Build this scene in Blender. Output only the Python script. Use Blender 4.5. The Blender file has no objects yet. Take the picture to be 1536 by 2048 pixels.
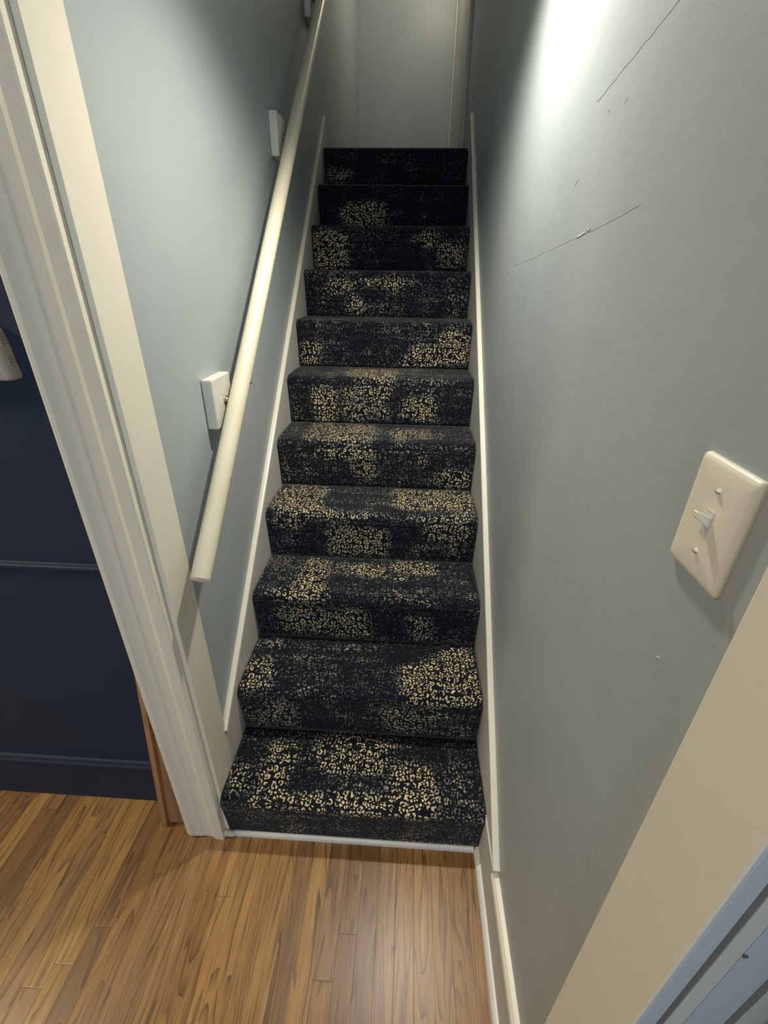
import bpy, bmesh, math, random
from mathutils import Vector, Matrix
random.seed(7)
S = bpy.context.scene
COL = S.collection
PI = math.pi

# ------------------------------------------------------------------ node helpers
class NT:
    def __init__(s, name):
        s.m = bpy.data.materials.new(name); s.m.use_nodes = True
        s.t = s.m.node_tree; s.b = s.t.nodes['Principled BSDF']
    def n(s, typ, **kw):
        nd = s.t.nodes.new(typ)
        for k, v in kw.items(): setattr(nd, k, v)
        return nd
    def put(s, sock, v):
        if isinstance(v, bpy.types.NodeSocket): s.t.links.new(v, sock)
        else: sock.default_value = v
    def math(s, op, a, b=0.0, c=0.0, clamp=False):
        nd = s.n('ShaderNodeMath', operation=op, use_clamp=clamp)
        s.put(nd.inputs[0], a); s.put(nd.inputs[1], b); s.put(nd.inputs[2], c)
        return nd.outputs[0]
    def sep(s, v):
        nd = s.n('ShaderNodeSeparateXYZ'); s.put(nd.inputs[0], v); return nd.outputs
    def comb(s, x, y, z=0.0):
        nd = s.n('ShaderNodeCombineXYZ')
        for i, v in enumerate((x, y, z)): s.put(nd.inputs[i], v)
        return nd.outputs[0]
    def coord(s, kind='Object'):
        return s.n('ShaderNodeTexCoord').outputs[kind]
    def noise(s, v, scale, detail=2.0, rough=.5, dist=0.0, w=None):
        nd = s.n('ShaderNodeTexNoise')
        s.put(nd.inputs['Vector'], v); nd.inputs['Scale'].default_value = scale
        nd.inputs['Detail'].default_value = detail; nd.inputs['Roughness'].default_value = rough
        nd.inputs['Distortion'].default_value = dist
        return nd.outputs['Fac']
    def smooth(s, v, a, b, lo=0.0, hi=1.0):
        nd = s.n('ShaderNodeMapRange', interpolation_type='SMOOTHSTEP')
        s.put(nd.inputs[0], v); nd.inputs[1].default_value = a; nd.inputs[2].default_value = b
        nd.inputs[3].default_value = lo; nd.inputs[4].default_value = hi
        return nd.outputs[0]
    def mix(s, f, a, b):
        nd = s.n('ShaderNodeMix', data_type='RGBA')
        s.put(nd.inputs[0], f)
        s.put(nd.inputs[6], a if isinstance(a, bpy.types.NodeSocket) else (*a, 1))
        s.put(nd.inputs[7], b if isinstance(b, bpy.types.NodeSocket) else (*b, 1))
        return nd.outputs[2]
    def bump(s, h, strength=.2, dist=.001):
        nd = s.n('ShaderNodeBump'); nd.inputs['Strength'].default_value = strength
        nd.inputs['Distance'].default_value = dist; s.put(nd.inputs['Height'], h)
        s.t.links.new(nd.outputs[0], s.b.inputs['Normal'])
    def base(s, c, rough=.5, spec=.5):
        s.put(s.b.inputs['Base Color'], c if isinstance(c, bpy.types.NodeSocket) else (*c, 1))
        s.put(s.b.inputs['Roughness'], rough)
        s.b.inputs['Specular IOR Level'].default_value = spec

def paint(name, col, col2=None, rough=.45, bump=.15, bscale=90, spec=.4, brush=1.0):
    m = NT(name); v = m.coord()
    n1 = m.noise(v, 3.0, 4, .6)
    c = m.mix(m.smooth(n1, .35, .68), col, col2 or tuple(x*.94 for x in col))
    m.base(c, rough, spec)
    if bump:
        mp = m.n('ShaderNodeMapping'); m.put(mp.inputs[0], v)
        mp.inputs['Scale'].default_value = (1, 1, brush)
        n2 = m.noise(mp.outputs[0], bscale, 3, .55)
        m.bump(n2, bump, .004)
    return m.m

WALL = paint('blue_grey_wall_paint', (.385, .435, .455), (.36, .41, .43), .42, .10, 26, .35, 3.2)
WALLR = paint('blue_grey_wall_paint_textured', (.39, .435, .455), (.365, .41, .43), .42, .13, 24, .35, 2.4)
WHITE = paint('cream_trim_paint', (.80, .765, .655), (.77, .735, .625), .35, .12, 45, .5)
SKIRT = paint('grey_white_skirt_paint', (.60, .60, .565), (.55, .555, .53), .5, .12, 40, .35)
SHOE = paint('white_shoe_paint', (.80, .80, .76), (.72, .72, .68), .35, .2, 60, .5)
NAVY = paint('navy_wall_paint', (.021, .034, .062), (.019, .031, .056), .6, .05, 40, .25)
CEIL = paint('ceiling_paint', (.78, .77, .74), None, .8, .05, 60, .2)
RAILM = paint('cream_rail_enamel', (.82, .77, .60), (.76, .70, .53), .34, .06, 30, .55)
BLOCK = paint('chipped_white_block_paint', (.70, .69, .62), (.58, .60, .56), .5, .5, 70, .4)
BLUE = paint('pale_blue_door_paint', (.47, .53, .58), (.44, .50, .55), .45, .05, 50, .4)
DGROOVE = paint('dark_groove', (.13, .13, .12), None, .7, 0, 50, .2)
GREYSTOP = paint('grey_door_stop_paint', (.60, .60, .56), None, .45, .05, 50, .4)
PLASTIC = paint('ivory_switch_plastic', (.80, .765, .67), (.78, .745, .65), .28, 0, 50, .5)
DEVICE = paint('aged_white_plastic', (.52, .47, .40), (.45, .43, .38), .35, 0, 50, .5)
CHIP = paint('bare_plaster_chip', (.74, .74, .68), None, .6, .3, 300, .3)
SCUFF = paint('grey_wall_scuff', (.20, .22, .22), None, .7, 0, 300, .2)

def metal(name, col, rough=.3):
    m = NT(name); m.base(col, rough); m.b.inputs['Metallic'].default_value = 1
    n = m.noise(m.coord(), 60, 2); m.put(m.b.inputs['Roughness'], m.smooth(n, .2, .8, rough*.7, rough*1.4))
    return m.m
STEEL = metal('worn_steel', (.55, .53, .48), .3)
BRASSY = metal('dull_nickel_bracket', (.42, .36, .28), .4)

def wood_trim():
    m = NT('unpainted_wood_trim'); x, y, z = m.sep(m.coord())
    v = m.comb(m.math('MULTIPLY', x, 40), m.math('MULTIPLY', y, 40), m.math('MULTIPLY', z, 3))
    n = m.noise(v, 1.5, 4, .6)
    m.base(m.mix(m.smooth(n, .3, .7), (.46, .26, .12), (.33, .17, .075)), .5, .35)
    m.bump(n, .1, .002); return m.m
WOODT = wood_trim()

def oak_floor():
    m = NT('oak_strip_floor'); x, y, z = m.sep(m.coord())
    W, Lb = .0510, 1.5
    bx = m.math('DIVIDE', m.math('ADD', x, 5.012), W); ix = m.math('FLOOR', bx); fx = m.math('FRACT', bx)
    wn = m.n('ShaderNodeTexWhiteNoise', noise_dimensions='1D'); m.put(wn.inputs['W'], ix)
    by = m.math('ADD', m.math('DIVIDE', m.math('ADD', y, 9.0), Lb), m.math('MULTIPLY', wn.outputs[0], 7.3))
    iy = m.math('FLOOR', by); fy = m.math('FRACT', by)
    wn2 = m.n('ShaderNodeTexWhiteNoise', noise_dimensions='2D'); m.put(wn2.inputs['Vector'], m.comb(ix, iy))
    r = wn2.outputs[0]; cr, cg, cb = m.sep(wn2.outputs[1])
    # cathedral grain: contour lines of a stretched noise, its own seed for every board
    gv = m.comb(m.math('ADD', m.math('MULTIPLY', x, 11.0), m.math('MULTIPLY', r, 90)),
                m.math('ADD', m.math('MULTIPLY', y, 1.0), m.math('MULTIPLY', cg, 50)), m.math('MULTIPLY', cb, 30))
    n = m.noise(gv, 1.0, 2.2, .45, .35)
    ph = m.math('FRACT', m.math('MULTIPLY', n, m.math('ADD', 12.0, m.math('MULTIPLY', cr, 12.0))))
    line = m.math('MULTIPLY', m.math('POWER', ph, 2.6), m.smooth(ph, 1.0, .97))     # 1 at the dark growth line
    brk = m.smooth(m.noise(m.comb(m.math('MULTIPLY', x, 60), m.math('MULTIPLY', y, 5)), 1.0, 2), .34, .56)
    line = m.math('MULTIPLY', line, brk)
    pore = m.smooth(m.noise(m.comb(m.math('MULTIPLY', x, 420), m.math('MULTIPLY', y, 14)), 1.0, 3, .6), .50, .72)
    soft = m.noise(m.comb(m.math('MULTIPLY', x, 30), m.math('MULTIPLY', y, 2.2)), 1.0, 3, .5)
    gold = m.mix(m.smooth(r, 0, 1), (.44, .255, .090), (.32, .172, .062))
    brown = m.mix(m.smooth(cg, 0, 1), (.20, .112, .052), (.33, .19, .085))
    c = m.mix(m.smooth(cb, .48, .72), gold, brown)
    c = m.mix(m.math('MULTIPLY', m.smooth(soft, .35, .75), .45), c, (.20, .095, .038))
    c = m.mix(m.math('MULTIPLY', pore, .5), c, (.13, .06, .024))
    strk = m.noise(m.comb(m.math('MULTIPLY', x, 95), m.math('ADD', m.math('MULTIPLY', y, 3.2), m.math('MULTIPLY', r, 40))), 1.0, 3, .6)
    c = m.mix(m.math('MULTIPLY', m.smooth(strk, .56, .72), .55), c, (.50, .33, .14))
    c = m.mix(m.math('MULTIPLY', m.smooth(strk, .42, .28), .6), c, (.12, .058, .024))
    c = m.mix(m.math('MULTIPLY', line, .92), c, (.085, .038, .015))
    ex = m.math('MINIMUM', fx, m.math('SUBTRACT', 1.0, fx))
    ey = m.math('MINIMUM', fy, m.math('SUBTRACT', 1.0, fy))
    gap = m.math('MAXIMUM', m.smooth(ex, .030, .008), m.smooth(ey, .0009, .0003))
    c = m.mix(m.math('MULTIPLY', gap, .45), c, (.045, .02, .009))
    m.base(c, .33, .45)
    h = m.math('SUBTRACT', 1.0, m.math('ADD', m.math('MULTIPLY', gap, 1.0), m.math('MULTIPLY', m.math('ADD', line, pore), .12)))
    m.bump(h, .16, .001)
    return m.m
FLOOR = oak_floor()

def carpet():
    m = NT('leopard_stair_carpet')
    uv = m.n('ShaderNodeUVMap', uv_map='UVMap').outputs[0]
    u, v, _ = m.sep(uv)
    at = m.n('ShaderNodeAttribute', attribute_name='motif'); D = at.outputs['Fac']
    # gentle warp so the rosettes are not round
    nd = m.n('ShaderNodeTexNoise'); m.put(nd.inputs['Vector'], uv); nd.inputs['Scale'].default_value = 55; nd.inputs['Detail'].default_value = 1
    wx, wy, wz = m.sep(nd.outputs['Color'])
    def layer(su, sv, wob, seed):
        uw = m.math('ADD', m.math('MULTIPLY', u, su), m.math('MULTIPLY', m.math('SUBTRACT', wx, .5), wob))
        vw = m.math('ADD', m.math('MULTIPLY', v, sv), m.math('MULTIPLY', m.math('SUBTRACT', wy, .5), wob))
        P = m.comb(m.math('ADD', uw, seed), vw)
        vo = m.n('ShaderNodeTexVoronoi', voronoi_dimensions='2D', feature='F1'); m.put(vo.inputs['Vector'], P)
        ve = m.n('ShaderNodeTexVoronoi', voronoi_dimensions='2D', feature='DISTANCE_TO_EDGE'); m.put(ve.inputs['Vector'], P)
        for k in (vo, ve): k.inputs['Scale'].default_value = 1.0; k.inputs['Randomness'].default_value = .72
        return P, vo.outputs['Distance'], m.sep(vo.outputs['Color']), ve.outputs['Distance']
    P, d, (r1, r2, r3), e = layer(50, 44, .8, 0)
    ring = m.math('MULTIPLY', m.smooth(d, .17, .24), m.math('MULTIPLY', m.smooth(d, .50, .42), m.smooth(e, .12, .17)))
    px_, py_, _ = m.sep(P)
    cut = m.smooth(m.noise(m.comb(px_, py_, m.math('MULTIPLY', r2, 20)), 1.3, 1), .41, .47)     # opens the rings into C shapes
    ring = m.math('MULTIPLY', ring, cut)
    _, d2, (q1, q2, q3), e2 = layer(92, 80, 1.0, 31.7)
    dot = m.math('MULTIPLY', m.smooth(d2, .40, .30), m.smooth(e2, .13, .20))
    sel = m.smooth(m.noise(uv, 26, 2, .6), .46, .49)
    motif = m.math('ADD', m.math('MULTIPLY', ring, sel), m.math('MULTIPLY', dot, m.math('SUBTRACT', 1.0, sel)))
    # worn weave: fine warp and weft streaks break the motif where it is sparse
    sx = m.noise(m.comb(m.math('MULTIPLY', u, 330), m.math('MULTIPLY', v, 50)), 1.0, 2, .6)
    sy = m.noise(m.comb(m.math('MULTIPLY', u, 50), m.math('MULTIPLY', v, 330)), 1.0, 2, .6)
    st = m.math('MAXIMUM', sx, sy)
    blk = m.noise(m.comb(m.math('MULTIPLY', u, 9), m.math('MULTIPLY', v, 4)), 1.0, 3, .65)
    blk2 = m.noise(m.comb(m.math('MULTIPLY', u, 3), m.math('MULTIPLY', v, 22)), 1.0, 3, .65)
    dd = m.math('ADD', D, m.math('MULTIPLY', m.math('SUBTRACT', m.math('ADD', blk, blk2), 1.0), .95))
    dd = m.math('MAXIMUM', m.math('MINIMUM', dd, 1.0), 0.0)
    thr = m.math('SUBTRACT', .635, m.math('MULTIPLY', dd, .40))
    dx = m.math('MULTIPLY', m.math('SUBTRACT', st, thr), 9.0, clamp=True)
    ink = m.math('MULTIPLY', motif, dx)
    bright = m.mix(m.smooth(dd, .25, .8), (.30, .31, .30), (.74, .62, .37))
    amt = m.math('MULTIPLY', ink, m.smooth(dd, 0, .6, .45, 1.0))
    hatch = m.smooth(st, .5, .72)
    ground = m.mix(m.noise(m.comb(m.math('MULTIPLY', u, 6), m.math('MULTIPLY', v, 6)), 1.0, 2), (.0055, .0065, .0085), (.007, .009, .018))
    ground = m.mix(m.math('MULTIPLY', hatch, .55), ground, (.022, .024, .028))
    c = m.mix(amt, ground, bright)
    m.base(c, .95, .08)
    m.b.inputs['Sheen Weight'].default_value = .12; m.b.inputs['Sheen Roughness'].default_value = .5
    fz = m.noise(m.comb(u, v), 900, 2)
    m.bump(m.math('ADD', m.math('MULTIPLY', fz, .6), m.math('MULTIPLY', ink, .6)), .5, .002)
    return m.m
CARPET = carpet()

# ------------------------------------------------------------------ mesh helpers
def link(name, me, mats, parent=None):
    o = bpy.data.objects.new(name, me); COL.objects.link(o)
    for mt in (mats if isinstance(mats, (list, tuple)) else [mats]): me.materials.append(mt)
    if parent: o.parent = parent
    return o
def finish(bm, name, mat, parent=None, smooth=None, bevel=0, seg=2):
    bmesh.ops.recalc_face_normals(bm, faces=bm.faces)
    me = bpy.data.meshes.new(name); bm.to_mesh(me); bm.free()
    o = link(name, me, mat, parent)
    if bevel:
        b = o.modifiers.new('bevel', 'BEVEL'); b.width = bevel; b.segments = seg; b.limit_method = 'ANGLE'; b.angle_limit = .6
        b.harden_normals = False
    if smooth is not None:
        for p in me.polygons: p.use_smooth = True
        if smooth < 3:
            w = o.modifiers.new('smooth_angle', 'WEIGHTED_NORMAL') if False else None
            me.set_sharp_from_angle(angle=smooth)
    return o
def box(bm, a, b, mtx=None):
    vs = [bm.verts.new((x, y, z)) for x in (a[0], b[0]) for y in (a[1], b[1]) for z in (a[2], b[2])]
    for f in ((0,1,3,2),(4,6,7,5),(0,4,5,1),(2,3,7,6),(0,2,6,4),(1,5,7,3)):
        bm.faces.new([vs[i] for i in f])
    if mtx is not None: bmesh.ops.transform(bm, matrix=mtx, verts=vs)
    return vs
def boxes(name, bxs, mat, parent=None, bevel=0):
    bm = bmesh.new()
    for a, b in bxs: box(bm, a, b)
    return finish(bm, name, mat, parent, bevel=bevel)
def sweep(name, prof, p0, p1, ax1, ax2, mat, parent=None, bevel=0, cuts=None):
    """closed 2-D profile (a,b) carried from p0 to p1; a along ax1, b along ax2"""
    bm = bmesh.new(); rings = []
    p0, p1, ax1, ax2 = map(Vector, (p0, p1, ax1, ax2))
    for p in (p0, p1): rings.append([bm.verts.new(p + ax1*a + ax2*b) for a, b in prof])
    n = len(prof)
    for i in range(n): bm.faces.new((rings[0][i], rings[0][(i+1) % n], rings[1][(i+1) % n], rings[1][i]))
    bm.faces.new(rings[0]); bm.faces.new(rings[1][::-1])
    return finish(bm, name, mat, parent, bevel=bevel)
def lathe_dir(bm, p0, d, prof, seg=32):
    """prof list of (dist along d, radius)"""
    p0 = Vector(p0); d = Vector(d).normalized()
    a = d.orthogonal().normalized(); b = d.cross(a); rings = []
    for t, r in prof:
        rings.append([bm.verts.new(p0 + d*t + (a*math.cos(k*2*PI/seg) + b*math.sin(k*2*PI/seg))*r) for k in range(seg)])
    for q in range(len(rings)-1):
        for k in range(seg):
            bm.faces.new((rings[q][k], rings[q][(k+1) % seg], rings[q+1][(k+1) % seg], rings[q+1][k]))
    bm.faces.new(rings[0][::-1]); bm.faces.new(rings[-1])
def empty(name, loc=(0,0,0)):
    o = bpy.data.objects.new(name, None); COL.objects.link(o); o.location = loc; o.empty_display_size = .05; return o
def adopt(parent, kids):
    for k in kids:
        k.parent = parent; k.matrix_parent_inverse = Matrix.Translation(-parent.location)
def tag(o, label=None, cat=None, group=None, kind=None):
    if label: o['label'] = label
    if cat: o['category'] = cat
    if group: o['group'] = group
    if kind: o['kind'] = kind
    return o
def struct(o, label, cat): return tag(o, label, cat, kind='structure')

# ------------------------------------------------------------------ dimensions (metres)
R, T = .2, .2308             # rise, run of a step
OV, HW = .017, .389          # nosing overhang, half width of the carpet
WX = .40                     # stair walls at x = -.40 and +.40
TOPY, TOPZ = 10*T, 11*R      # top riser, landing level

# ------------------------------------------------------------------ setting
struct(boxes('floor', [((-3.2, -3.4, -.05), (1.6, .12, 0))], FLOOR), 'golden brown oak strip floor at the foot of the stairs', 'floor')
struct(boxes('wall_left', [((-.53, .004, 0), (-WX, 4.30, 5.0))], WALL), 'blue grey painted stair wall on the left behind the handrail', 'wall')
# right wall with a door opening beside the camera
wr = boxes('wall_right', [((WX, -.570, 0), (WX+.14, 4.30, 5.0)), ((WX, -1.46, 2.08), (WX+.14, -.570, 5.0)),
                          ((WX, -3.4, 0), (WX+.14, -1.46, 5.0))], WALLR)
struct(wr, 'scuffed blue grey plaster stair wall on the right with the light switch', 'wall')
struct(boxes('wall_back', [((-.53, 4.25, 2.2), (WX+.14, 4.35, 5.0))], WALL), 'dim grey wall at the head of the stairs', 'wall')
struct(boxes('floor_upper', [((-WX, TOPY+.052, TOPZ-.06), (WX, 4.25, TOPZ-.004))], CARPET), 'landing floor at the head of the stairs', 'floor')
# navy wall with flat panel moulding
NY = .092
struct(boxes('wall_front', [((-3.2, NY, 0), (-.52, NY+.03, 2.45))], NAVY), 'dark navy painted wall left of the stairs', 'wall')
PM = [(0, 0), (.006, 0), (.010, .004), (.010, .010), (.006, .014), (.006, .017), (.003, .020), (0, .020)]
def navy_strip(n, z, lab, s=1.0):
    o = sweep('trim_%d' % n, [(a*s, b*s) for a, b in PM], (-3.2, NY, z), (-.5, NY, z), (0, -1, 0), (0, 0, 1), NAVY)
    struct(o, lab, 'moulding'); return o
navy_strip(1, .928, 'navy horizontal panel moulding across the middle of the navy wall')
bb = boxes('baseboard_left', [((-3.2, NY-.012, 0), (-.5, NY, .170))], NAVY)
struct(bb, 'navy baseboard along the foot of the navy wall', 'baseboard')
cap = sweep('cap_molding', [(0, 0), (.016, 0), (.016, .006), (.010, .012), (.008, .020), (0, .022)], (-3.2, NY, .170), (-.5, NY, .170), (0, -1, 0), (0, 0, 1), NAVY, bb)
# hall enclosure (behind and beside the camera)
struct(boxes('wall_hall', [((-3.3, -3.5, 0), (-3.2, .12, 2.45)), ((-3.3, -3.5, 0), (1.6, -3.4, 2.45))], WALL), 'blue grey walls around the hall behind the viewpoint', 'wall')
struct(boxes('ceiling', [((-3.3, -3.5, 2.45), (-.40, .12, 2.53)), ((-.40, -3.5, 2.45), (WX, .14, 2.53))], CEIL), 'white hall ceiling', 'ceiling')
struct(boxes('ceiling_upper', [((-.53, -.3, 4.9), (WX+.14, 4.3, 5.0)), ((-.53, -.3, 2.53), (WX+.14, -.2, 5.0))], CEIL), 'ceiling over the stairwell', 'ceiling')

# white door-style casing on the end of the left wall
cas = empty('trim_2', (-.46, -.01, 0))
CB = [(-.516, .0), (-.516, -.020), (-.510, -.024), (-.502, -.024), (-.497, -.019), (-.470, -.0175), (-.468, -.0155), (-.440, -.0155),
      (-.434, -.0185), (-.428, -.0215), (-.4045, -.0215), (-.4020, -.019), (-.4020, 0)]
def prism_z(name, prof, z0, z1, mat, parent=None, bevel=0, jag=None):
    bm = bmesh.new()
    lo = [bm.verts.new((x, y, z0 + (jag(x) if jag else 0))) for x, y in prof]; hi = [bm.verts.new((x, y, z1)) for x, y in prof]
    n = len(prof)
    for i in range(n): bm.faces.new((lo[i], lo[(i+1) % n], hi[(i+1) % n], hi[i]))
    bm.faces.new(lo[::-1]); bm.faces.new(hi)
    return finish(bm, name, mat, parent, bevel=bevel)
c1 = prism_z('casing', CB, 0.0, 2.45, WHITE, jag=lambda x: .018 if x < -.50 else (.006 if x < -.45 else 0))
c2 = boxes('jamb', [((-.402, .0, 0), (-.390, .102, 2.45))], WHITE, bevel=.0012)
c3 = boxes('plinth', [((-.4085, -.0135, 0), (-.372, -.001, .022))], WHITE, bevel=.004)
adopt(cas, [c1, c2, c3]); tag(c3, 'short scrap of painted shoe moulding at the foot of the casing')
struct(cas, 'cream painted casing and jamb at the end of the left stair wall', 'door casing')

# bare wood trim between the casing and the navy wall
bm = bmesh.new()
def lean(z): return .112*z                       # the board leans towards the casing
for (xa, ya, xb, yb) in ((-.597, .018, -.545, .052), (-.612, .002, -.597, .050)):
    vs = [bm.verts.new((x + lean(z), y, z)) for x in (xa, xb) for y in (ya, yb) for z in (.0, .86)]
    for f in ((0,1,3,2),(4,6,7,5),(0,4,5,1),(2,3,7,6),(0,2,6,4),(1,5,7,3)): bm.faces.new([vs[i] for i in f])
wb = finish(bm, 'wood_board', WOODT, bevel=.001)
tag(wb, 'bare reddish brown wood board standing between the cream casing and the navy wall', 'wood board')

# skirts with their cap mouldings
def skirt(side, y0, z0, y1, z1, name, lab):
    """side -1 left, +1 right; (y0,z0)-(y1,z1) is the centre line of the cap"""
    s = side; bm = bmesh.new()
    xa, xb = s*WX, s*.3925
    L = math.hypot(y1-y0, z1-z0); ty, tz = (y1-y0)/L, (z1-z0)/L
    poly = [(y0, z0), (y1, z1), (y1+.04, z1), (y1+.04, z1-.45), (max(y0, 0)+.30, .0), (y0 if y0 < 0 else y0, 0)]
    f1 = [bm.verts.new((xa, y, z)) for y, z in poly]; f2 = [bm.verts.new((xb, y, z)) for y, z in poly]
    n = len(poly)
    for i in range(n): bm.faces.new((f1[i], f1[(i+1) % n], f2[(i+1) % n], f2[i]))
    bm.faces.new(f1[::-1]); bm.faces.new(f2)
    o = finish(bm, name, SKIRT)
    pr = [(0, -.013), (.0100, -.013), (.0125, -.010), (.0125, -.004), (.0065, -.001), (.0065, .001), (.0155, .004), (.0165, .008), (.0150, .012), (.010, .014), (0, .014)]
    c = sweep('cap_molding', pr, (xa, y0, z0), (xa, y1, z1), (-s, 0, 0), (0, -tz, ty), WHITE, o)
    tag(c, 'narrow grooved cream cap moulding')
    struct(o, lab, 'skirt board')
    return o
skirt(-1, .103, .350, 2.36, 2.335, 'trim_4', 'grey white skirt board on the left wall topped by a cream moulding')
skirt(1, -.148, .2145, 2.235, 2.315, 'trim_5', 'grey white skirt board on the right wall topped by a cream moulding')
# baseboard right of the stairs
br = boxes('baseboard_right', [((.3885, -.485, 0), (WX, -.148, .170)), ((.3885, -.148, 0), (WX, .0, .190))], SKIRT, bevel=.001)
struct(br, 'grey white baseboard on the right wall in front of the first step', 'baseboard')
tag(sweep('cap_molding', [(0, 0), (.0135, 0), (.0155, .004), (.0135, .011), (.0145, .014), (.0185, .020), (.0165, .030), (.010, .036), (0, .038)],
      (WX, -.485, .168), (WX, -.150, .168), (-1, 0, 0), (0, 0, 1), WHITE, br), 'cream cap moulding')
qr = [(0, 0)] + [(.014*math.cos(a), .019*math.sin(a)) for a in [k*PI/12 for k in range(7)]]
tag(sweep('shoe_molding', qr, (.3885, -.485, 0), (.3885, .0, 0), (-1, 0, 0), (0, 0, 1), SHOE, br), 'white quarter round shoe moulding')

# ------------------------------------------------------------------ staircase
PATCH = {  # per step: (u0,u1,w0,w1,strength); w 0..1 tread back to front, 1..2 riser top to bottom
 1: [(.31,.62,.02,.62,1), (.13,.25,.18,1.02,1), (.0,.09,.55,1.0,.8), (.64,.82,.42,1.08,1), (.10,.83,.84,1.07,.85), (.70,.76,.1,.35,.5), (.84,.97,.1,.7,.32), (.05,.55,1.1,1.9,.35)],
 2: [(.66,1.0,.42,1.04,1), (.84,1.0,.05,.5,1), (.72,.86,.28,.5,.7), (0,.14,.45,1.02,1), (.03,.14,0,.35,.65), (.40,.50,.05,.32,.7), (.15,.60,.05,.75,.38), (.22,.33,.85,1.02,.7), (0,.27,1.1,1.95,.6), (.56,1.0,1.12,1.95,.5), (.27,.55,1.3,1.95,.3)],
 3: [(.17,.31,.0,.95,1), (.05,.14,0,.35,.5), (.30,.60,.1,.55,.65), (.60,.83,.0,.42,1), (.58,.72,.4,.62,.8), (.08,.38,.82,1.02,.9), (.40,1.,.55,1.0,.28), (.10,.53,1.05,1.95,.72), (.68,.84,1.25,1.95,.6)],
 4: [(0,.26,.0,1.02,.95), (.58,1.0,.0,.85,.85), (.28,.6,.1,.9,.3), (.1,1.0,.88,1.06,.62), (0,.2,1.0,1.3,.7), (.28,.60,1.15,1.95,.85), (.74,1.0,1.0,1.45,.75), (.66,1.0,1.4,1.9,.4)],
 5: [(.10,.52,.0,1.0,.72), (.55,.82,.2,1.0,.5), (.18,.52,1.0,1.32,.95), (.37,.52,1.3,1.85,.75), (.83,1.0,1.45,2.,.95), (.68,.80,1.0,1.5,.65), (0,.07,1.25,2.,.6), (.88,.95,1.0,1.3,.5)],
 6: [(.30,.60,.2,1.0,.85), (.12,.27,1.1,2.,1.), (.27,.58,1.0,2.,.68), (.62,.81,1.25,1.9,1), (.64,.82,1.0,1.3,.5), (.84,.98,1.0,1.9,.32), (0,.1,1.5,2.,.5)],
 7: [(0,.13,1.35,2.,.8), (.0,.07,1.0,1.25,.5), (.80,1.0,1.02,1.9,1.), (.66,.85,1.35,2.,.95), (.58,.7,1.6,2.,.7), (.1,.55,1.0,1.6,.24)],
 8: [(.12,.30,1.0,1.45,.85), (.24,.36,1.4,2.,.85), (.30,.72,1.0,1.28,.75), (.5,.7,1.25,1.45,.6), (.12,.25,1.75,2.,.5)],
 9: [(0,.24,1.0,2.,.85), (.62,.80,1.0,1.35,.75), (.80,1.0,1.1,1.95,.55), (.55,.65,1.2,1.4,.4)],
 10: [(.15,.50,1.25,1.95,.6), (.45,.62,1.4,1.7,.4), (.68,.75,1.4,1.8,.3)],
 11: [(0,.18,1.35,2.,.55), (.55,.75,1.15,1.6,.3)],
}
def dens(i, u, w):
    b = .30 if i < 9 else (.22 if i == 9 else .12)
    for u0, u1, w0, w1, s in PATCH.get(i, []):
        e = .10; ew = .24
        fu = min((u-u0)/e+.5, (u1-u)/e+.5, 1); fw = min((w-w0)/ew+.5, (w1-w)/ew+.5, 1)
        f = max(fu, 0)*max(fw, 0)
        b = max(b, s*f)
    return b
def strip(name, pts, i, parent, arc0):
    """pts: (y, z, w) outer profile from back to front/bottom; returns a carpeted piece"""
    bm = bmesh.new(); uvl = bm.loops.layers.uv.new('UVMap'); N = 84
    fa = bm.verts.layers.float.new('motif')
    rows, arc = [], [arc0]
    for k in range(1, len(pts)): arc.append(arc[-1] + math.hypot(pts[k][0]-pts[k-1][0], pts[k][1]-pts[k-1][1]))
    for k, (y, z, w) in enumerate(pts):
        row = []
        for j in range(N+1):
            uu = j/N; v = bm.verts.new((-HW + 2*HW*uu, y, z)); v[fa] = dens(i, uu, w); row.append(v)
        rows.append(row)
    for k in range(len(pts)-1):
        for j in range(N):
            f = bm.faces.new((rows[k][j], rows[k+1][j], rows[k+1][j+1], rows[k][j+1]))
            for lp, (kk, jj) in zip(f.loops, ((k, j), (k+1, j), (k+1, j+1), (k, j+1))):
                lp[uvl].uv = (2*HW*jj/N, -arc[kk])
            f.smooth = True
    me = bpy.data.meshes.new(name); bm.to_mesh(me); bm.free()
    o = link(name, me, CARPET, parent)
    sd = o.modifiers.new('pile', 'SOLIDIFY'); sd.thickness = .012; sd.offset = -1
    return o, arc[-1]
stairs = empty('staircase', (0, 0, 0))
tag(stairs, 'steep straight flight of steps in black and cream leopard print carpet', 'staircase')
arc = 0
for i in range(11, 0, -1):
    y0 = (i-1)*T; z1 = i*R; z0 = (i-1)*R + (.018 if i == 1 else 0); r = .026
    yb = i*T if i < 11 else y0+.05
    yf = y0-OV+r
    pts = [(yb + (yf-yb)*k/14, z1 + .0015*math.sin(PI*k/14), k/15) for k in range(15)]
    for k in range(1, 9):
        a = PI/2 + k*PI*.56/8
        pts.append((yf + r*math.cos(a), z1-r+r*math.sin(a), .935 + .085*k/8))
    tr, arc = strip('step', pts, i, stairs, arc)
    ye, ze = pts[-1][0], pts[-1][1]
    rp = [(ye + (y0-ye)*(k/12)**.8, ze + (z0-ze)*k/12, 1.02 + .98*k/12) for k in range(13)]
    rs, arc = strip('riser', rp, i, tr, arc)
boxes('carcass', [((-.385, (i-1)*T+.014, max((i-2)*R, 0)+.002), (.385, i*T+.012 if i < 11 else i*T-.17, i*R-.014)) for i in range(1, 12)], WOODT, stairs)
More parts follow.
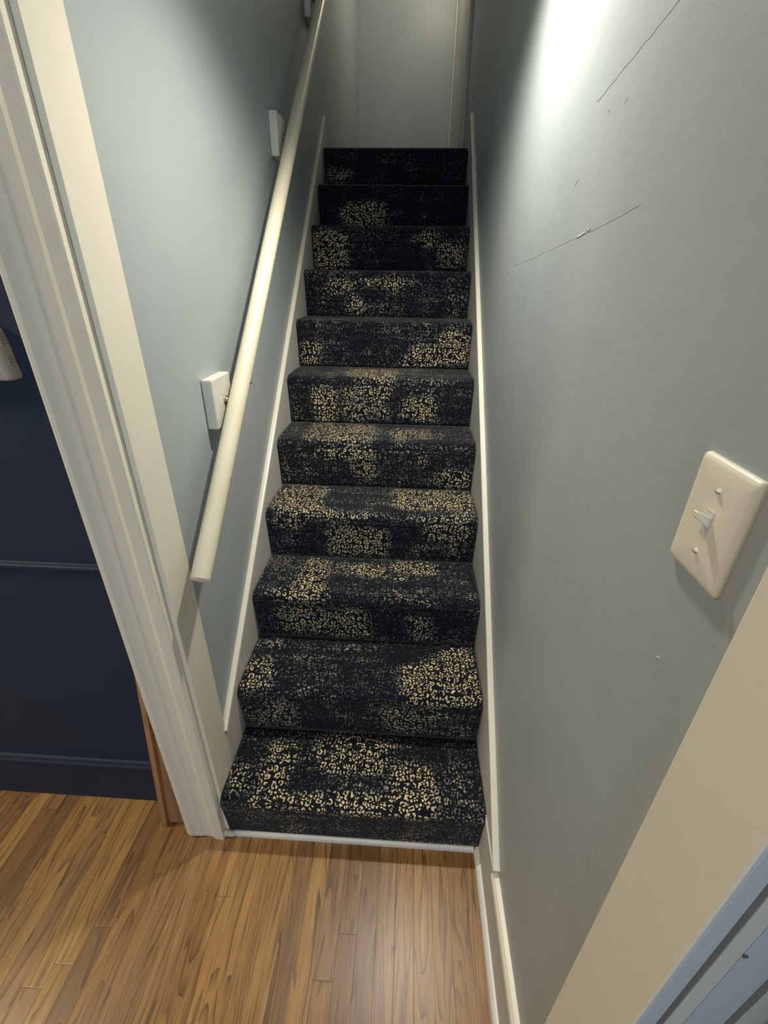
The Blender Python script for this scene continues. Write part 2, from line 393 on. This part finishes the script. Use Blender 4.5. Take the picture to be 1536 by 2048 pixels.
o = sweep('base_strip', [(0, 0)] + [(.009*math.cos(a), .018*math.sin(a)**.6 if a > 0 else 0) for a in [k*PI/12 for k in range(7)]],
          (-.377, .0, 0), (.374, .0, 0), (0, -1, 0), (0, 0, 1), SHOE, stairs)
tag(o, 'white painted strip under the carpet at floor level')

# ------------------------------------------------------------------ handrail
RX = -.335; RS = .86
def rz(y): return 1.003 + RS*(y-.10)
hr = empty('handrail', (RX, .04, rz(.04)))
tag(hr, 'cream painted round wooden handrail on block brackets along the left wall', 'handrail')
kids = []
bm = bmesh.new(); d = Vector((0, 1, RS)).normalized(); L = (2.55-.040)*math.hypot(1, RS); rr = .0232
lathe_dir(bm, (RX, .040, rz(.040)), d, [(0, rr-.0035), (.0012, rr-.001), (.003, rr), (L*.5, rr), (L, rr)], 40)
kids.append(finish(bm, 'rail', RAILM, smooth=.7))
for by, bz in ((.348, 1.208), (1.215, 1.950), (1.975, 2.590)):
    b = boxes('mounting_block', [((-WX, by, bz), (-.371, by+.122, bz+.128))], BLOCK, bevel=.004)
    yc = by+.070; zc = rz(yc)
    bm = bmesh.new()
    lathe_dir(bm, (-.371, yc, zc-.006), (1, 0, 0), [(0, .012), (.002, .012), (.004, .009), (.008, .0065), (.030, .0065)], 20)
    box(bm, (-.350, yc-.024, zc-.028), (-.330, yc+.024, zc-.019), Matrix.Translation((0, yc, zc)) @ Matrix.Rotation(math.atan(RS), 4, 'X') @ Matrix.Translation((0, -yc, -zc)))
    arm = finish(bm, 'bracket_arm', BRASSY, b, smooth=.6, bevel=.001)
    bm = bmesh.new(); sz = rz(yc+.045)
    lathe_dir(bm, (RX+rr-.003, yc+.040, sz-.004), (1, 0, -.1), [(0, .0022), (.004, .0022), (.0045, .0046), (.0065, .0046), (.0085, .002)], 14)
    finish(bm, 'screw', STEEL, b, smooth=.6)
    kids.append(b)
adopt(hr, kids)

# ------------------------------------------------------------------ light switch
SY, SZ = -.4005, 1.3745
sw = empty('light_switch', (WX, SY, SZ))
tag(sw, 'ivory single toggle light switch with two screws on the right wall', 'light switch')
bm = bmesh.new()
hw, hh = .0392, .0560
lv = [(1.0, 1.0, 0), (1.0, 1.0, .0015), (.985, .99, .0040), (.94, .958, .0056), (.86, .90, .0064), (0.5, .6, .0066)]
def rrect(a, b, r, n=5):
    out = []
    for cx, cy, s0 in ((a-r, b-r, 0), (-a+r, b-r, PI/2), (-a+r, -b+r, PI), (a-r, -b+r, 1.5*PI)):
        for k in range(n+1):
            t = s0 + PI/2*k/n; out.append((cx+r*math.cos(t), cy+r*math.sin(t)))
    return out
rings = [[bm.verts.new((WX-h, SY+y, SZ+z)) for y, z in rrect(hw*sy, hh*sz, .004*sy)] for sy, sz, h in lv]
for a, b in zip(rings, rings[1:]):
    n = len(a)
    for k in range(n): bm.faces.new((a[k], a[(k+1) % n], b[(k+1) % n], b[k]))
bm.faces.new(rings[0]); bm.faces.new(rings[-1][::-1])
plate = finish(bm, 'switch_plate', PLASTIC, smooth=.9)
slot = boxes('slot', [((WX-.0072, SY-.0052, SZ-.0125), (WX-.0062, SY+.0052, SZ+.0125))], GREYSTOP, bevel=.0003); tag(slot, 'toggle opening with its shade painted grey')  # flat grey plate, its colour stands for the shade in the opening
bm = bmesh.new()   # toggle lever, tilted up
q = [(-.0046, -.0055), (.0046, -.0055), (.0046, .0055), (-.0046, .0055)]
lo = [bm.verts.new((WX-.0068, SY+a, SZ+.001+b*.9)) for a, b in q]
hi = [bm.verts.new((WX-.0205, SY+a*.72, SZ+.0092+b*.55)) for a, b in q]
for k in range(4): bm.faces.new((lo[k], lo[(k+1) % 4], hi[(k+1) % 4], hi[k]))
bm.faces.new(lo); bm.faces.new(hi[::-1])
tog = finish(bm, 'toggle', PLASTIC, bevel=.0012, seg=3)
ks = [plate, slot, tog]
for zz in (.0302, -.0302):
    bm = bmesh.new(); lathe_dir(bm, (WX-.0062, SY, SZ+zz), (-1, 0, 0), [(0, .0036), (.0008, .0036), (.0018, .0024), (.0021, .0008)], 20)
    s = finish(bm, 'screw', STEEL if False else PLASTIC, smooth=.8); ks.append(s)
    g = boxes('screw_slot', [((WX-.0086, SY-.0030, SZ+zz-.0004), (WX-.0074, SY+.0030, SZ+zz+.0004))], DGROOVE, s)
adopt(sw, ks)

# ------------------------------------------------------------------ door beside the camera (right)
dr = empty('door_1', (WX, -.58, 0))
k1 = boxes('casing', [((.3850, -.5815, 0), (.3995, -.484, 2.16))], WHITE, bevel=.0015)
k1b = boxes('head_casing', [((.3850, -1.55, 2.06), (WX, -.580, 2.16))], WHITE, bevel=.0015)
k1c = boxes('casing', [((.3850, -1.55, 0), (WX, -1.46, 2.06))], WHITE, bevel=.0015)
JY = -.583
k2 = boxes('door_jamb', [((.3875, JY, 0), (.4060, -.566, 2.06))], BLUE, bevel=.0015)
k3 = boxes('groove_shade', [((.4060, JY+.006, 0), (.4135, -.566, 2.06))], DGROOVE)  # groove between jamb and stop, its shade put in as a dark strip
k4 = boxes('door_stop', [((.4135, JY, 0), (.4310, -.566, 2.06))], GREYSTOP, bevel=.001)
k5 = boxes('door_edge', [((.4310, JY-.0005, .012), (.4690, -.566, 2.055))], BLUE, bevel=.0015)
bm = bmesh.new(); lathe_dir(bm, (.4325, JY-.0004, 1.045), (0, -1, 0), [(0, .0024), (.0010, .0024)], 14)
k6 = finish(bm, 'screw_hole', DGROOVE, k5)
k7 = boxes('gap_strip', [((.4690, JY+.006, 0), (.4790, -.566, 2.06))], DGROOVE)
k8 = boxes('outer_jamb', [((.4790, JY, 0), (.54, -.566, 2.06))], GREYSTOP)
k9 = boxes('door_leaf', [((.50, -1.46, .01), (.54, -.61, 2.055))], BLUE, bevel=.002)
adopt(dr, [k1, k1b, k1c, k2, k3, k4, k5, k7, k8, k9])
struct(dr, 'cream door casing and pale blue jamb in the lower right corner', 'door')

# door surround at the landing
dt = empty('door_2', (WX, 3.4, TOPZ))
t1 = boxes('casing', [((.383, 2.74, TOPZ), (WX, 2.83, 4.3))], SKIRT, bevel=.002)
t2 = boxes('casing', [((.380, 4.16, TOPZ), (WX, 4.25, 4.3))], SKIRT, bevel=.002)
t3 = boxes('door_leaf', [((.392, 2.83, TOPZ), (WX, 4.16, 4.24))], SKIRT)
adopt(dt, [t1, t2, t3]); struct(dt, 'dim painted door frame on the right at the head of the stairs', 'door')

# ------------------------------------------------------------------ plastic device on the navy wall
dv = empty('wall_device', (-.70, NY, 1.43))
bm = bmesh.new()
half = [(-.10, -.055), (.058, -.055), (.0625, -.053), (.0650, -.048), (.0600, .020), (.055, .038), (.046, .050), (.030, .055), (-.10, .055)]
rings = []
for sx, yy in ((1.0, 0), (1.0, -.022), (.96, -.030), (.86, -.034)):
    rings.append([bm.verts.new((-.700 + (x*sx), NY+yy, 1.437 + z*sx)) for x, z in half])
for a, b in zip(rings, rings[1:]):
    n = len(a)
    for k in range(n): bm.faces.new((a[k], a[(k+1) % n], b[(k+1) % n], b[k]))
bm.faces.new(rings[0]); bm.faces.new(rings[-1][::-1])
body = finish(bm, 'housing', DEVICE, smooth=.7)
ks = [body]
for zz in (.0255, .0205, .0155, .0105, -.0135, -.0185, -.0235):
    xo = .0600 + (.020-zz)*.0735
    ks.append(boxes('rib', [((-.700+xo-.004, NY-.020, 1.437+zz-.0013), (-.700+xo+.0022, NY-.004, 1.437+zz+.0013))], DEVICE, bevel=.0005))
adopt(dv, ks)
tag(dv, 'off white ribbed plastic device on the navy wall at the left edge', 'wall device')

# ------------------------------------------------------------------ scratches and chips in the right wall
def scratch(pts, wid, mat, th=.00035):
    bm = bmesh.new()
    P = [Vector((WX, y, z)) for y, z in pts]; prev = None
    for k, p in enumerate(P):
        t = (P[min(k+1, len(P)-1)] - P[max(k-1, 0)]).normalized(); n = Vector((0, -t.z, t.y))
        w = wid*(.35 if k in (0, len(P)-1) else 1)*(.8+.4*random.random())
        ring = [bm.verts.new(p - n*w + Vector((.0004, 0, 0))), bm.verts.new(p + Vector((-th, 0, 0))), bm.verts.new(p + n*w + Vector((.0004, 0, 0)))]
        if prev:
            for a in range(2): bm.faces.new((prev[a], prev[a+1], ring[a+1], ring[a]))
            bm.faces.new((prev[2], prev[0], ring[0], ring[2]))
        prev = ring
    return finish(bm, 'scratch', mat, wr)
def wob(a, b, n, amp=.0012):
    return [(a[0]+(b[0]-a[0])*k/n + random.uniform(-amp, amp)*(0 < k < n), a[1]+(b[1]-a[1])*k/n + random.uniform(-amp, amp)*(0 < k < n)) for k in range(n+1)]
scratch(wob((.675, 1.602), (.10, 1.637), 24), .0005, CHIP)
scratch(wob((.10, 1.637), (-.08, 1.652), 8), .0007, WALLR)
scratch(wob((.150, 1.634), (.112, 1.638), 4, .001), .0020, CHIP, .0010)
scratch(wob((.105, 1.640), (.090, 1.642), 3, .001), .0020, CHIP, .0010)
scratch(wob((.173, 1.818), (-.075, 1.842), 16, .001), .0004, WALLR)
scratch(wob((.112, 1.790), (.104, 1.791), 2, .0005), .0024, SCUFF)
scratch(wob((.048, 1.783), (.040, 1.787), 2, .0005), .0024, SCUFF)
scratch(wob((.216, 1.716), (.200, 1.722), 2, .0005), .0012, SCUFF)
scratch(wob((-.418, .866), (-.420, .856), 2, .0003), .0018, CHIP)
scratch(wob((-.392, 1.205), (-.40, 1.209), 2, .0003), .0016, CHIP)

# ------------------------------------------------------------------ lamp over the foot of the stairs
LX, LY, LZ = .17, .42, 2.36
cl = empty('pendant_lamp', (LX, LY, LZ+.13))
tag(cl, 'small shaded pendant lamp hanging over the foot of the stairs', 'pendant lamp')
EM = NT('lit_bulb'); EM.base((1, 1, 1), .5); EM.b.inputs['Emission Color'].default_value = (1.0, .90, .72, 1); EM.b.inputs['Emission Strength'].default_value = 20
bm = bmesh.new(); lathe_dir(bm, (LX, LY, LZ+.21), (0, 0, -1), [(0, .05), (.02, .05), (.03, .012), (.07, .012), (.08, .04), (.13, .062)], 32)
g1 = finish(bm, 'lamp_holder', CEIL, smooth=.7)
bm = bmesh.new(); bmesh.ops.create_uvsphere(bm, u_segments=20, v_segments=12, radius=.026, matrix=Matrix.Translation((LX, LY, LZ+.075)))
g2 = finish(bm, 'bulb', EM.m, smooth=3.2)
bm = bmesh.new(); lathe_dir(bm, (LX, LY, 4.9), (0, 0, -1), [(0, .045), (.02, .045), (.03, .004), (4.9-LZ-.20, .004)], 16)
g3 = finish(bm, 'cord', CEIL, smooth=.7)
adopt(cl, [g1, g2, g3])
sp = bpy.data.lights.new('downlight', 'SPOT'); sp.energy = 47; sp.color = (1.0, .93, .79); sp.spot_size = math.radians(146); sp.spot_blend = 1.0; sp.shadow_soft_size = .03
so = bpy.data.objects.new('downlight', sp); COL.objects.link(so); so.location = (LX, LY, LZ)

def area(name, loc, rot, size, power, col, sy=None):
    l = bpy.data.lights.new(name, 'AREA'); l.energy = power; l.color = col; l.size = size
    if sy: l.shape = 'RECTANGLE'; l.size_y = sy
    o = bpy.data.objects.new(name, l); COL.objects.link(o); o.location = loc; o.rotation_euler = rot; return o
# unseen fills added to match brightness: landing, hall behind the viewpoint, hall at left
pl = bpy.data.lights.new('landing_fill', 'POINT'); pl.energy = 7.5; pl.color = (1, .87, .66); pl.shadow_soft_size = .07
po = bpy.data.objects.new('landing_fill', pl); COL.objects.link(po); po.location = (.24, 3.45, 3.75)
area('hall_cool_fill', (.1, -3.3, 1.4), (math.radians(90), 0, 0), 1.2, 22, (.72, .85, 1.0), 1.4)
area('hall_left_fill', (-2.0, -.40, 2.40), (0, 0, 0), .4, 22, (1, .84, .58))

w = bpy.data.worlds.new('world'); S.world = w; w.use_nodes = True
w.node_tree.nodes['Background'].inputs[0].default_value = (.6, .62, .65, 1); w.node_tree.nodes['Background'].inputs[1].default_value = .05

# ------------------------------------------------------------------ camera
cam = bpy.data.cameras.new('camera'); co = bpy.data.objects.new('camera', cam); COL.objects.link(co); S.camera = co
cam.sensor_fit = 'HORIZONTAL'; cam.sensor_width = 36; cam.lens = 899.95/1536*36; cam.clip_start = .02
pi_, ya, ro = .47816547, -.04916594, .01532793
F = Vector((math.sin(ya)*math.cos(pi_), math.cos(ya)*math.cos(pi_), -math.sin(pi_)))
Rr = Vector((math.cos(ya), -math.sin(ya), 0)); U = Rr.cross(F)
c, s = math.cos(ro), math.sin(ro)
R2 = Rr*c + U*s; U2 = U*c - Rr*s
M = Matrix((R2, U2, -F)).transposed().to_4x4(); M.translation = Vector((.11997, -.77175, 1.56601))
co.matrix_world = M

S.view_settings.view_transform = 'Standard'; S.view_settings.look = 'None'
S.view_settings.exposure = 0.7; S.view_settings.gamma = 1.0; S.view_settings.use_curve_mapping = False
